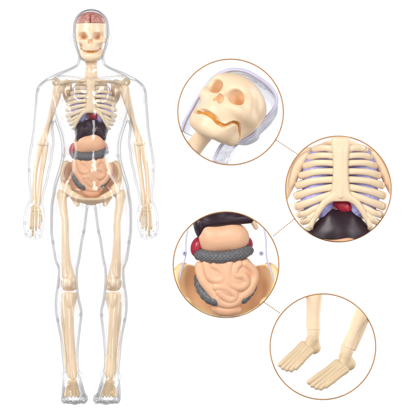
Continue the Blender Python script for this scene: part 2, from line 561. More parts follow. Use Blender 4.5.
def body_field():
    f = Field((20, 3, -30), (163, 407, 44), 0.8)
    m = MX
    # head
    f.loft([(8.8, 0, .5, 2, .5), (9.8, 0, 5.2, 2, 6), (12, 0, 10, 2, 11), (16, 0, 14.3, 2, 15), (21, 0, 16.9, 2, 18), (29, 0, 18.0, 2, 20),
            (38, 0, 17.7, 3, 20), (45, 0, 16.3, 4, 18.5), (52, 0, 14.2, 5, 16.5), (57, 0, 12.0, 6, 14.5), (61, 0, 9, 7, 11), (64, 0, 4, 7, 6)], 2.0, 2.2, mx=m)
    for s in (-1, 1):
        f.ell((m + s * 18.0, 40, -1), (1.9, 6.2, 3.6), 2.5, rot=s * -6)
        f.ell((m + s * 19.0, 38, -1.5), (1.5, 3.8, 3.0), 1.5, rot=s * -8)
    f.cone((m, 36, 20), (m, 46, 23), 1.4, 2.6, 5)                       # nose
    # neck, shoulders and trunk
    f.loft([(52, 0, 10.5, -2, 11), (60, 0, 12.6, -2, 12), (64, 0, 15.0, -2, 12), (67, 0, 19.5, -2, 12), (70, 0, 26.5, -2, 12), (73, 0, 34, -2, 12.5), (77, 0, 41, -2, 14.5), (82, 0, 45, -1, 18),
            (90, 0, 44, 0, 22), (100, 0, 42, 1, 24.5), (112, 0, 39, 1, 24.5), (122, 0, 36, 0, 23), (132, 0, 32.5, 0, 21), (142, 0, 30.2, 0, 20), (152, 0, 29.7, 0, 20), (160, 0, 30.5, 0, 20.5),
            (170, 0, 33, 0, 21), (180, 0, 35.8, 0, 21), (190, 0, 36.5, 0, 20), (198, 0, 33, 0, 17), (203, 0, 24, 0, 12), (206, 0, 10, 0, 6)], 3.0, 2.4, mx=m)
    for s in (-1, 1):
        f.ell((m + s * 17, 93, 19), (15.5, 12.5, 8), 3)                 # chest
        f.ell((m + s * 46, 117, 6), (7, 17, 8.5), 2.5)
        f.ell((m + s * 23, 230, 9), (9.5, 34, 12), 3)
        f.ell((m + s * 47.5, 96, 4), (7.5, 12, 11), 2.5)
        f.cone((m + s * 5, 80.5, 14.5), (m + s * 34, 77, 12), 1.6, 1.8, 2.5)   # collar bone ridge
        f.cone((m + s * 9, 58, 0), (m + s * 5, 79, 12), 3, 2, 4)
    # legs
    f.loft([(176, 18, 15, 0, 16), (184, 19, 17.4, 0, 19), (195, 20.6, 18.4, 0, 20.5), (205, 21.6, 19.0, 0, 20.5), (215, 22.4, 18.6, 0, 20), (232, 23.5, 17.4, 0, 19), (240, 23.9, 15.9, 0, 18),
            (260, 23.8, 12.8, 0, 16), (269, 23.2, 10.2, 0, 14.5), (280, 23.6, 10.2, 0, 14.5), (288, 23.8, 11, 0, 14.5), (298, 23.9, 12.3, -1, 15), (312, 22.5, 13.7, -2, 16), (326, 21.9, 11.8, -2, 14.5), (340, 21.4, 9.6, -2, 12),
            (355, 21.2, 8.4, -2, 10.5), (366, 20.5, 7.8, -2, 9.5), (376, 19.5, 8.6, -2, 10.5), (386, 18.6, 10.4, -1, 12), (394, 17.5, 12.0, 0, 13), (400, 17, 12.2, 0, 13), (402.3, 17, 11, 0, 12)], 2.5, 2.2, mx=m)
    # arms
    f.loft([(78.5, 42, 2, -1, 4), (81, 43.2, 5.0, -1, 9), (86, 44.6, 8.7, -1, 12), (95, 45.6, 10.0, -1, 13.5), (104, 46.3, 10.0, -1, 13.5), (115, 47.3, 9.9, -1, 13), (128, 48.0, 10.2, -1, 12.5), (142, 48.4, 11.9, 0, 12),
            (152, 50, 12.1, 0, 12), (162, 51.2, 12.1, 1, 11.5), (171, 52.3, 10.9, 1, 10.5), (180, 53, 10, 2, 9.5), (190, 53.8, 8.1, 3, 8), (199, 54.4, 6.8, 4, 7), (206, 56.2, 8.6, 5, 7), (215, 56.9, 10.2, 6, 7), (223, 57.2, 10.5, 7, 7), (229, 57.2, 9.8, 8, 6.5), (233, 57, 7, 8, 5)], 2.5, 2.1, mx=m)
    for s in (-1, 1):
        for i, (hx, l) in enumerate(((64.3, 234.5), (60.2, 236.8), (55.8, 237.4), (51.5, 236))):
            f.path([(m + s * hx, 222, 8), (m + s * (hx - .1), 231, 12), (m + s * (hx - .4), l, 9), (m + s * (hx - .3), l - 3, 4.5)], (2.9, 2.7, 2.4, 2.0), 0.7, n=3)
        f.path([(m + s * 50, 207, 6), (m + s * 47.6, 216, 10), (m + s * 47.6, 225, 12), (m + s * 49, 229, 12)], (3.0, 2.9, 2.5, 2.0), 1.0, n=3)
        # feet
        f.path([(m + s * 18, 388, 2), (m + s * 16.5, 393, 14), (m + s * 15.6, 397, 26)], (9.5, 9, 6.5), 3, n=3)
        f.cone((m + s * 7.5, 397.6, 18), (m + s * 24.5, 398, 16), 4.8, 4.6, 3)
        f.cone((m + s * 6.8, 398.4, 28), (m + s * 25.5, 398.8, 23), 3.6, 3.4, 2)
        for i, (hx, r, d) in enumerate(((6.6, 3.2, 31.5), (12.0, 3.0, 33), (17.3, 2.8, 31.5), (21.9, 2.7, 29), (26.2, 2.7, 26))):
            f.path([(m + s * hx, 396, d - 13), (m + s * hx, 397.5, d - 5), (m + s * hx, 402.6 - r, d)], (r * .95, r * 1.0, r), 1.8, n=2)
        f.ell((m + s * 28.0, 377, -3), (2.2, 3, 3), 2)
        f.ell((m + s * 11.0, 374.5, -2), (2.2, 3, 3), 2)
        f.ell((m + s * 24, 284, 12), (6, 7, 5), 4)                      # knee cap
    return f

def s_lo(f, i): return f.ax[i][0]
def s_hi(f, i): return f.ax[i][-1]

def skull_fields(cut=None, h=0.36, op=1.0, low=False):
    """origin between the eyes; x right, y down, d front. Gives the skull, its jaw and an added mouth fill coloured as warm shade"""
    f = Field((-19, -28, -27), (19, 29, 19), h)
    jx = 1.0 if low else 0.80
    if low: f.ell((0, -2.2, -5), (15.7, 12.2, 17.5), 1)
    else: f.ell((0, -7, -5), (15.4, 18.2, 19), 1)
    f.ell((0, -3.5 if low else -5, 2), (14.2, 9.5 if low else 11, 11.5), 4)
    f.cone((-8.5, -4.6, 10.2), (8.5, -4.6, 10.2), 2.0, 2.0, 3)
    for s in (-1, 1):
        f.cone((s * 11, -4, 8), (s * 13.0, 1, 5), 1.7, 1.8, 2)
        if low:
            f.path([(s * 6, 6, 10), (s * 10.5, 5.4, 8.2), (s * 13.8, 4.4, 2.5), (s * 14.2, 3.6, -5)], (3, 2.9, 2.3, 1.4), 3)
            f.ell((s * 9.0, 4.5, -4.5), (6.0, 12, 11), 6)
            f.ell((s * 6.8, 11.5, 1), (5.2, 9.5, 8.5), 3)
            f.ell((s * 7.6, 17.5, 4.0), (4.4, 5.6, 6), 4)
        else:
            f.path([(s * 6, 6, 10), (s * 10.5, 5.2, 8), (s * 13.8, 4.6, 2), (s * 14.6, 3.6, -5), (s * 14, 3, -11)], (3, 2.8, 2.1, 1.6, 1.4), 2)
        f.cone((s * 6.2, 20.6, 7.0), (s * 10.6 * jx, 17.0, -3), 3.6, 3.4, 2.5)
        f.cone((s * 10.6 * jx, 17.0, -3), (s * 12.0 * jx, 4, -7), 3.4, 2.6, 2.5)
    f.ell((0, 9, 6.5), (8.0, 8.5, 8.0), 3)
    f.ell((0, 21.0, 7.4), (7.0, 4.9, 5.6), 3)
    f.ell((0, 14, 3), (9.4 * (1 if low else .92), 9, 8.5), 2)
    f.cone((0, -3, 11), (0, 3.2, 14.0), 1.9, 1.7, 2.5)
    if not low: f.ell((0, 12.6, 10.5), (5.8, 5, 4), 3)
    else: f.ell((0, 13, 8.5), (6.6, 6.5, 5.6), 4)
    for s in (-1, 1):
        f.ell((s * 6.7, .3, 12.5), (4.1, 3.7, 9.5), 1.3, 'sub', rot=s * 12)
        f.ell((s * 6.3, .5, 7), (2.7, 2.5, 9.5), 1.4, 'sub')
        f.ell((s * 1.15, 6.0, 14.5), (1.35, 2.5, 5.5), .7, 'sub', rot=s * -14)
    X, Y, D = f.xyz((slice(None),) * 3)
    T = f.g.copy()
    if low:
        dd = np.array([-30, -6.5, -4.6, -2.8, -1, 1, 3, 5, 6.4, 7.6, 8.8, 10.0, 11.2, 12.4, 14, 30], float)
        yy = np.array([28, 27, 17.5, 14.0, 12.4, 11.2, 10.4, 10.4, 11.4, 13.4, 15.8, 17.0, 16.7, 16.0, 15.7, 15.7], float)
        ww = np.array([.5, .5, .8, 1.3, 1.6, 1.7, 1.7, 1.7, 1.8, 1.8, 1.8, 2.0, 2.2, 2.5, 2.6, 2.6], float) * op
    else:
        dd = np.array([-30, -7, -1, 3, 6, 8, 10, 12, 13, 30], float)
        yy = np.array([12, 12, 12.6, 13.4, 14.2, 14.8, 15.6, 16.2, 16.4, 16.4], float)
        ww = np.array([.4, .6, .8, 1.0, 1.5, 2.0, 2.5, 2.9, 2.9, 2.9], float) * op
    ys = np.interp(D[0, 0], dd, yy).astype(np.float32)[None, None, :]
    dy = np.linspace(s_lo(f, 1), s_hi(f, 1), f.n[1])[:, None]; dz = f.ax[2][None, :]
    dist = np.full((f.n[1], f.n[2]), 50.0)
    for i in range(len(dd) - 1):      # distance in the side view to the line where the jaws meet, less its half width
        a, b = np.array([dd[i], yy[i]]), np.array([dd[i + 1], yy[i + 1]])
        ab = b - a
        u = np.clip(((dz - a[0]) * ab[0] + (dy - a[1]) * ab[1]) / ab.dot(ab), 0, 1)
        dist = np.minimum(dist, np.hypot(dz - a[0] - u * ab[0], dy - a[1] - u * ab[1]) - (ww[i] + (ww[i + 1] - ww[i]) * u) / 2)
    dist = dist.astype(np.float32)[None]
    dep = 5.0
    below = (ys - Y) * .5
    z1 = np.maximum(np.minimum(dist, below), np.maximum(-(T + dep), -13.5 - D))
    up = np.maximum(T, -z1)
    jaw = np.maximum(np.maximum(T, np.maximum(-dist, below)), np.maximum(-(T + dep - .25), -13.5 - D))
    slit_fill = np.maximum(np.maximum(T + 1.5, dist - .8), np.maximum(-(T + dep + .5), -13.8 - D))  # added piece that carries the painted orange shade inside the slit
    if cut is not None:
        up = np.maximum(up, cut - Y)
    return surface_nets(up, f.lo, h, 2), surface_nets(jaw, f.lo, h, 2), surface_nets(slit_fill, f.lo, h, 2)

def brain_mesh(h=0.36):
    f = Field((-19, -29, -27), (19, -8, 19), h)
    f.ell((0, -12.5, -4), (14.7, 12.2, 16.5), .4, exp=2.15)
    X, Y, D = f.xyz((slice(None),) * 3)
    n = np.sin(X * .9 + 1.3 * np.sin(Y * .7 + D * .3)) * np.sin(Y * 1.0 + 1.4 * np.sin(X * .6 + 1)) + .6 * np.sin(D * .9 + 1.2 * np.sin(X * .8))
    f.g += (.28 * np.abs(n)).astype(np.float32)
    f.cone((0, -30, 9), (0, -12, 15), .55, .55, .6, 9, op='sub')
    f.g = np.maximum(f.g, Y + 12.9)
    return f.mesh(0, 1)

# ribcage and chest organs, drawn at the size of the chest close-up
CX2 = 340.2
RIBS = [  # outer end, middle, at the breastbone (one side), radius
    ((313.0, 149.8), (322, 148.2), (334, 149.5), 2.9),
    ((307.6, 158.0), (318, 155.6), (334, 156.5), 2.7),
    ((303.6, 166.2), (315, 163.2), (334, 163.6), 2.8),
    ((299.8, 175.8), (313, 172.4), (334, 171.6), 2.9),
    ((296.6, 185.8), (311, 181.6), (334, 179.6), 3.0),
    ((295.0, 196.2), (309, 191.8), (333, 187.2), 3.1),
    ((295.2, 206.8), (308, 202.6), (332, 194.4), 3.2),
]
LOW = [  # lower ribs running up into the costal arch
    ((297.6, 215.2), (306, 213.2), (321, 205.0), 2.8),
    ((301.0, 222.6), (308, 220.0), (316.5, 212.0), 2.6),
    ((306.0, 230.0), (310.5, 226.5), (314.0, 218.0), 2.4),
]
def rib_tube(k, side, low=False):
    e, m, c, r = (LOW if low else RIBS)[k]
    fx = (lambda x: x) if side < 0 else (lambda x: 2 * CX2 - x)
    dc = 13 - (0 if not low else 2)
    inner = [] if low else [(fx(c[0] + 4), c[1] + .3, dc + 1)]
    pts = inner + [(fx(c[0]), c[1], dc), (fx((c[0] * .55 + m[0] * .45)), c[1] * .55 + m[1] * .45 - .5, dc), (fx(m[0]), m[1], 9.5), (fx(e[0] + 4), e[1] - .9, 3), (fx(e[0] + .8), e[1] - .2, -4.5),
           (fx(e[0] + 1.6), e[1] - 1.2, -13), (fx(e[0] + 9), e[1] - 4, -23), (fx(e[0] * .45 + CX2 * .55), e[1] - 7, -28), (fx(CX2 - 4), e[1] - 8, -27)]
    rad = ([r * 1.05] if inner else []) + [r * (.62 if low else 1.0), r * (.8 if low else .92), r * .98, r * 1.08, r * 1.08, r * .95, r * .85, r * .8, r * .8]
    return tube_mesh(pts, [q * 1.16 for q in rad], 16, 0.62, 5)

def sternum_mesh():
    f = Field((300, 132, -2), (381, 236, 24), 0.5)
    f.loft([(137, CX2, 8.6, 10, 4), (139, CX2, 9.2, 12, 5), (146, CX2, 9.2, 13, 5), (152, CX2, 8.4, 14, 4.6), (165, CX2, 7.6, 14.5, 4.3), (180, CX2, 8.2, 14.5, 4.4), (190, CX2, 9.2, 14, 4.4), (196, CX2, 10.2, 14, 4.2), (200.5, CX2, 10.5, 13.5, 3.6), (201.5, CX2, 9.8, 13, 3)], 1.5, 3.0)
    for s in (-1, 1):   # the costal arch
        f.path([(CX2 + s * 5, 195, 14), (CX2 + s * 10, 198.5, 14), (CX2 + s * 16, 203, 13), (CX2 + s * 21.5, 210.5, 12), (CX2 + s * 26.5, 219.5, 9.5), (CX2 + s * 31, 228.5, 6)], (4.0, 4.0, 3.6, 3.2, 2.9, 2.5), 1.5, .8)
    f.cone((CX2, 152, 19.2), (CX2, 197, 18.8), 1.2, 1.2, 1.5, .35)
    return f.mesh(0, 2)

def lung_mesh(s):
    f = Field((292, 140, -26), (389, 226, 18), 0.6)
    x = lambda v: CX2 + s * (CX2 - v)
    f.ell((x(319.5), 180, -5), (17.2, 33, 14.5), 3)
    f.ell((x(318), 199, -2), (17.5, 17, 13), 5)
    f.ell((x(323.5), 208, 2), (7.2, 11.5, 7), 4)
    X, Y, D = f.xyz((slice(None),) * 3)
    f.g += (.35 * np.sin(X * .8 + 2 * np.sin(Y * .35)) * np.sin(Y * .75 + np.sin(D * .5))).astype(np.float32)
    return f.mesh(0, 1)

def heart_mesh():
    f = Field((326, 192, -10), (358, 220, 16), 0.45)
    f.ell((344.5, 206, 3), (9.5, 7.2, 7), 2, rot=22)
    f.ell((337.5, 202.5, 2), (5.5, 5, 5), 2)
    f.ell((349.5, 203, 1), (4.5, 5, 4.5), 2)
    f.path([(338, 204, 7), (343, 206, 9.2), (348, 211, 8)], (1.0, .9, .8), 1, n=3)
    f.cone((342, 199, 4), (341, 194, 3), 2.2, 2.0, 1.5)
    return f.mesh(0, 2)

def liver_mesh():
    f = Field((302, 204, -22), (380, 252, 22), 0.55)
    f.ell((340, 247, -2), (36, 24, 17), 2)
    f.cone((332, 221, 1), (314, 242, -1), 7, 9, 4)
    f.cone((349, 221, 1), (366, 242, -1), 7, 9, 4)
    f.cone((331, 222.5, 1), (350, 222.5, 1), 8.2, 8.2, 5)
    f.ell((340.5, 236, 1), (24, 17, 14), 8)
    X, Y, D = f.xyz((slice(None),) * 3)
    f.g = np.maximum(f.g, Y - 243 + .012 * (X - 336) ** 2 * .0)
    return f.mesh(0, 2)

# belly organs, drawn at the size of the belly close-up
CX3 = 226.0
def q2(u, v): return 190 + u / 5.78, 255 + v / 5.78
def q1(u, v): return 190 + u / 5.78, 208 + v / 5.78

def liver_low_mesh():
    f = Field((188, 192, -24), (262, 252, 24), 0.5)
    f.ell((223, 212, -2), (31, 15.5, 18), 2, rot=-6)
    f.ell((200.5, 226, 1), (7, 16, 12), 5, rot=-12)
    f.cone((199, 224, 8), (249, 218.5, 13), 4.5, 5, 4)
    return f.mesh(0, 2)

def stomach_mesh():
    f = Field((194, 216, -16), (256, 258, 26), 0.5)
    f.ell((233, 237, 6), (16.3, 14.8, 13), 2, rot=14)
    f.ell((215, 239, 5), (16.5, 13.6, 12), 8, rot=20)
    f.ell((211, 246, 2), (9, 8, 9), 5)
    f.ell((206.5, 231, 4), (6.5, 6.5, 8), 5)
    f.path([(237, 224, 19), (240, 230, 19.5), (238, 236, 19)], (.9, .6, .4), 1.2, n=3, op='sub')
    f.path([(215, 237, 18.2), (217, 240, 18.0)], (.35, .25), 1.6, n=3, op='sub')
    return f.mesh(0, 2)

def colon_bar_mesh():
    f = Field((184, 242, -14), (264, 270, 26), 0.42)
    pts = [(199.6, 255.0, 4), (204, 255.8, 9), (211, 257.0, 12), (222, 257.4, 13), (234, 255.6, 12.5), (242, 253.2, 10.5), (248.4, 250.6, 5)]
    t = smooth_tab([list(p) + [5.4] for p in pts], 4)
    f.path(pts, (5.6, 6.0, 6.2, 6.2, 6.2, 6.0, 5.4), .6)
    for i, p in enumerate(t[1:-1]):
        if i % 2: f.ell((p[0], p[1], p[2]), (2.4, 6.6, 6.6), 1.0)
    for dy in (-1.9, 2.1):    # the two bands that run along it
        f.path([(p[0], p[1] + dy, p[2] + 5.2) for p in pts], (.8,) * len(pts), .6)
    X, Y, D = f.xyz((slice(None),) * 3)
    f.g += (.34 * np.sin(X * 1.55) * np.sin((Y + .002 * (X - 222) ** 2) * 1.9)).astype(np.float32)
    return f.mesh(0, 1)

def colon_side_mesh(left):
    f = Field((190, 268, -12), (262, 310, 20), 0.42)
    if left: pts = [(197.6, 276.5, -2), (198.5, 284, 2), (203, 292.5, 6), (209.5, 298.5, 9), (215.5, 301, 10)]; rad = (3.2, 4.0, 4.6, 5.0, 4.6)
    else: pts = [(254.5, 281, -2), (252.5, 288, 3), (248, 294, 6.5), (243.5, 299, 8.5)]; rad = (2.8, 3.9, 4.4, 4.2)
    f.path(pts, rad, .6)
    t = smooth_tab([list(p) + [r] for p, r in zip(pts, rad)], 3)
    for i, p in enumerate(t):
        if i % 2: f.ell((p[0], p[1], p[2]), (p[3] + .5, p[3] + .5, p[3] + .4), .8)
    return f.mesh(0, 1)

def gut_mesh():
    f = Field((188, 250, -14), (264, 318, 28), 0.42)
    f.ell((226, 272, 2), (29, 21, 15), 2)
    f.ell((226, 286, 3), (22, 19.5, 14), 6)
    T = [
        [(55, 62), (58, 100), (78, 150), (112, 195), (140, 238)],
        [(95, 52), (104, 95), (120, 132), (168, 146), (194, 120), (176, 84), (140, 62)],
        [(226, 50), (222, 92), (222, 134), (236, 172), (290, 186), (326, 160), (306, 120), (262, 116), (262, 76), (282, 52)],
        [(318, 50), (360, 84), (374, 126), (358, 170), (338, 206), (312, 232)],
        [(150, 186), (196, 184), (244, 212), (262, 238), (232, 256), (186, 232), (166, 212)],
        [(158, 250), (180, 274), (222, 284), (264, 272), (292, 242)],
    ]
    for tr in T:
        pts = []
        for u, v in tr:
            x, y = q2(u, v)
            d = 14.5 * math.sqrt(max(0.05, 1 - ((x - 226) / 34) ** 2 - ((y - 276) / 40) ** 2)) - 1.0
            pts.append((x, y, d))
        f.path(pts, (4.7,) * len(pts), .6, n=4)
    return f.mesh(0, 1)

def rectum_mesh():
    f = Field((204, 296, -12), (248, 324, 20), 0.5)
    f.ell((227, 309, 2), (14.5, 7.5, 9), 2)
    f.ell((216, 306, 3), (5, 5, 6), 3)
    return f.mesh(0, 2)

def kidney_mesh(left):
    f = Field((184, 232, -18), (266, 262, 12), 0.5)
    if left: f.ell((198.0, 247, -4), (7.4, 10.5, 8), 1, rot=14)
    else: f.ell((247.0, 243.5, -4), (6.0, 7.5, 8), 1, rot=-14)
    return f.mesh(0, 2)

def pelvis_mesh():
    h = 0.6
    f = Field((170, 254, -36), (282, 338, 26), h)
    X, Y, D = f.xyz((slice(None),) * 3)
    ax = np.abs(X - CX3)
    def el(c, r):
        k0 = np.sqrt((ax / r[0]) ** 2 + ((Y - c[0]) / r[1]) ** 2 + ((D - c[1]) / r[2]) ** 2)
        k1 = np.sqrt((ax / r[0] ** 2) ** 2 + ((Y - c[0]) / r[1] ** 2) ** 2 + ((D - c[1]) / r[2] ** 2) ** 2)
        return k0 * (k0 - 1) / np.maximum(k1, 1e-4)
    shell = np.abs(el((287, 4), (47, 37, 28))) - 2.3
    rim = 264 + 0.018 * (ax - 38) ** 2
    front = 2 + np.clip((Y - 305) * 1.3, 0, 30)
    cutter = np.maximum((rim - Y) * .9, (D - front) * .7)
    k = 2.0
    hh = np.maximum(k - np.abs(shell - cutter), 0) / k
    f.g = (np.maximum(shell, cutter) + hh * hh * k * .25).astype(np.float32)
    for s in (-1, 1):
        f.path([(CX3 + s * 37.5, 264.5, -10), (CX3 + s * 41.5, 266, -4), (CX3 + s * 44.8, 271.5, 0), (CX3 + s * 45.8, 281, 3), (CX3 + s * 43.5, 290, 3)], (2.0, 2.8, 3.2, 3.0, 2.4), 2.5)
        f.ell((CX3 + s * 38, 305, 0), (8, 8.5, 9), 3)
        f.cone((CX3 + s * 34, 308, 6), (CX3 + s * 7, 322, 12), 3.8, 3.6, 3)
        f.cone((CX3 + s * 30, 314, -4), (CX3 + s * 22, 326, 0), 4.5, 4.0, 2)
    f.ell((CX3, 321.5, 11), (10, 5, 4), 4)
    return f.mesh(0, 2)

def limb_mesh(build, lo, hi, h=0.45, sm=2):
    f = Field(lo, hi, h); build(f)
    return f.mesh(0, sm)

def humerus(f):
    f.path([(57.5, 89.5, -1), (55.8, 98, 0), (51.6, 113, 1), (47.2, 128, 1), (43.8, 139, 1), (42.8, 143, 1)], (4.4, 4.3, 3.1, 2.6, 3.4, 3.8), 1.5)
    f.ell((60, 87.5, -2), (5.0, 5.2, 5), 2.5)
    f.cone((39.8, 143.6, 1), (46.2, 144, 1), 2.9, 2.7, 1.5)
    f.cone((50.5, 116, 3.6), (47, 129, 3.2), .6, .6, 1)
def radius_bone(f):
    f.path([(40.2, 148, 1), (38, 158, 2), (35.8, 170, 2.5), (34.6, 186, 3.5), (34.2, 201, 5), (34.2, 205, 5)], (3.2, 2.5, 2.2, 2.1, 2.7, 2.3), 1)
def ulna_bone(f):
    f.path([(45.2, 146.5, 0), (44.2, 156, 1), (42.2, 170, 2), (40.0, 186, 3.2), (38.9, 200, 5), (38.8, 204, 5)], (3.3, 2.8, 2.3, 2.1, 2.2, 1.9), 1)
def hand_bone(f):
    for i, (x0, x1, l, e) in enumerate(((32.3, 30.8, 226, 229), (34.2, 33.2, 226, 235.5), (36.5, 36.4, 226, 230), (38.7, 39.6, 224.5, 228.6))):
        f.path([(x0, 208, 6), (x0 * .5 + x1 * .5, 217, 8), (x1, l, 9)], (1.5, 1.15, 1.45), .5, n=3)
        f.cone((x1, l + .6, 9.4), (x1, e, 9), 1.2, .95, .5)
    for x in (32.4, 35.2, 38.0):
        f.ell((x, 207.6, 6), (2.1, 2.0, 2.2), .7); f.ell((x + .4, 210.4, 6.4), (1.9, 1.7, 2.2), .7)
    f.path([(39.6, 209, 7), (41.4, 215, 10), (42.2, 221, 11.5)], (1.4, 1.1, 1.0), .5, n=3)
def femur(f):
    f.path([(62.0, 197, 0), (63.2, 208, 1), (65.2, 222, 2), (65.4, 240, 2.5), (66.0, 256, 2), (67.2, 270, 1), (69.0, 280, 0)], (4.6, 4.2, 3.7, 3.9, 4.5, 5.8, 7.0), 1.5)
    f.ell((60.2, 194.5, -1), (3.6, 5, 4), 2)
    f.cone((62.5, 196.5, 0), (68.5, 192.5, 0), 3.2, 3.4, 2)
    f.ell((69.2, 284.5, 0), (8.2, 6.6, 8), 3, exp=2.5)
    f.cone((65.2, 262, 6.2), (66.5, 276, 7.0), 1.0, 1.6, 1.5)
    f.ell((69.2, 283, 7.2), (4.0, 5.2, 3.0), 1.2)
def tibia(f):
    f.loft([(292.3, 69.3, 6.4, 0, 6), (293.4, 69.3, 7.8, 0, 7.4), (297, 69.3, 8.1, 0, 7.6), (302, 69.0, 7.1, 0, 6.8), (309, 68.6, 5.9, 1, 6), (320, 69.0, 5.0, 1.5, 5.4), (336, 70.0, 4.5, 1.5, 5.0), (352, 71.2, 4.6, 1, 5), (365, 72.0, 5.2, 1, 5), (372, 72.1, 5.5, 1, 5.4), (377, 72.2, 4.6, 1, 4.8), (379.5, 72.2, 2.4, 1, 3)], 1, 2.3)
    f.ell((69.8, 300, 6.5), (3.0, 6.0, 2.0), 3)
def fibula(f):
    f.path([(63.0, 303, -2), (62.8, 312, -1), (63.2, 328, 0), (64.6, 350, 1), (66.6, 366, 1.4), (67.4, 372, 1.4)], (2.5, 1.9, 1.6, 1.7, 2.0, 1.8), .8)
def foot_bone(f):
    for i, (xt, r) in enumerate(((78.9, 1.9), (75.4, 1.6), (72.3, 1.5), (69.2, 1.5), (66.4, 1.5))):
        x0 = 72.6 + (xt - 72.4) * .38
        f.path([(x0, 381, 3), (x0 * .5 + xt * .5, 386.5, 11), (xt, 392.5, 20), (xt, 395, 24)], (1.9, 1.4, r, r * .85), .3, n=3)
    f.ell((72.3, 381.5, 1), (4.6, 2.8, 5), 1.2)
    f.ell((72.2, 390, -4), (5, 6, 6), 1.5)
def scapula(f):
    f.path([(66.5, 84, -9), (67, 94, -13), (70, 106, -15)], (5, 5, 2.5), 2, .35, n=4)
    f.cone((58.5, 83, -5), (68, 84, -9), 2.4, 2.6, 2)
    f.cone((58, 84, -3), (66, 91, -6), 3.0, 4, 3)
    f.ell((56.2, 82.2, 1), (4.2, 4.0, 3.0), 1.5)
    f.cone((56.4, 82.4, -8), (56.4, 82.4, 10), 1.25, 1.25, .3, op='sub')
def clavicle(f):
    f.path([(58.5, 82.5, 2), (64, 82.6, 6), (72, 82.2, 10), (80, 81.2, 11), (86.5, 80.2, 10)], (1.9, 1.8, 1.5, 1.5, 1.9), .8)
def neck(f):
    m = MX
    f.loft([(57, m, 5.2, -3, 5), (60, m, 5.6, -3, 5.5), (66, m, 5.8, -2, 5.8), (72, m, 5.5, -1, 5.8), (76, m, 6.6, 1, 6), (80, m, 7.0, 3, 5)], 1, 2.4)
    for y in (63, 67.5, 72):
        f.ell((m, y, -2), (6.5, 1.5, 6.4), 1)
def spine(f):
    m = MX
    f.path([(m, 80, -6), (m, 100, -14), (m, 125, -13), (m, 150, -8), (m, 175, -11), (m, 190, -14)], (3.4, 3.4, 3.8, 4.2, 4.4, 4), 1)
    for i in range(18):
        y = 84 + i * 5.6
        d = np.interp(y, [80, 100, 125, 150, 175, 190], [-6, -14, -13, -8, -11, -14])
        f.ell((m, y, d), (5.6, 2.0, 5), .8)

# ------------------------------------------------------------------ the clear standing figure
print('figure')
root = thing('anatomical_model', 'full-length clear plastic human figure with ivory skeleton and coloured organs inside', 'anatomy model', (MX, 402.5, 0))
MIR = lambda V: np.stack([2 * MX - V[:, 0], V[:, 1], V[:, 2]], 1)

bf = body_field()
Vo, Fo = bf.mesh(0, 3)
Vi, Fi = bf.mesh(-1.5, 3)
Wo, Wi = to_world(Vo), to_world(Vi)
Fo = fix_orient(Wo, Fo); Fi = fix_orient(Wi, Fi)[:, ::-1]
shell = link_mesh('body_shell', np.vstack([Wo, Wi]), np.vstack([Fo, Fi + len(Wo)]), CLEAR, root)
shell.data.materials.append(CLEAR_HEAD)
_fx = np.concatenate([Vo[Fo[:, 0], 0], Vi[Fi[:, 0], 0]])
_fy = np.concatenate([Vo[Fo[:, 0], 1], Vi[Fi[:, 0], 1]])
shell.data.polygons.foreach_set('material_index', ((_fy < 63) & ~((np.abs(_fx - MX) > 17.6) & (_fy > 33.5)).astype(bool)).astype(np.int32))
del bf

# skull
MS = lambda V: V * np.array([1.0, 1.0, .9]) + np.array([MX - .5, 36.2, 0])
up, jw, ml = skull_fields(cut=-12.7)
sk = place('skull', up, IVORY, root, MS)
place('jaw', jw, IVORY, sk, MS)
place('mouth_shade_fill', ml, MOUTH_SHADE, sk, MS)
MB_ = lambda V: V * np.array([1.0, 1.0, .9]) + np.array([MX - .5, 36.2, 0])
br = place('brain', brain_mesh(), BRAIN, sk, MB_)

place('neck_bone', limb_mesh(neck, (80, 52, -14), (103, 86, 14)), BONE, root)
place('spine', limb_mesh(spine, (80, 76, -24), (103, 196, 4), .6), BONE, root)
for side, M in ((-1, None), (1, MIR)):
    place('clavicle', limb_mesh(clavicle, (54, 76, -4), (92, 88, 16)), BONE, root, M)
    place('scapula', limb_mesh(scapula, (48, 74, -24), (78, 112, 14)), TAN, root, M)
    place('humerus', limb_mesh(humerus, (34, 78, -12), (68, 150, 10)), BONE, root, M)
    place('radius', limb_mesh(radius_bone, (28, 142, -6), (46, 210, 12)), BONE, root, M)
    place('ulna', limb_mesh(ulna_bone, (34, 140, -6), (50, 210, 12)), BONE, root, M)
    place('hand_bones', limb_mesh(hand_bone, (26, 202, 0), (46, 240, 18), .3), TAN, root, M)
    place('femur', limb_mesh(femur, (54, 186, -12), (80, 294, 14)), BONE, root, M)
    place('tibia', limb_mesh(tibia, (58, 290, -12), (80, 382, 14)), BONE, root, M)
    place('fibula', limb_mesh(fibula, (58, 298, -8), (72, 376, 8)), BONE, root, M)
    place('foot_bones', limb_mesh(foot_bone, (60, 374, -14), (84, 400, 28), .35), TAN, root, M)

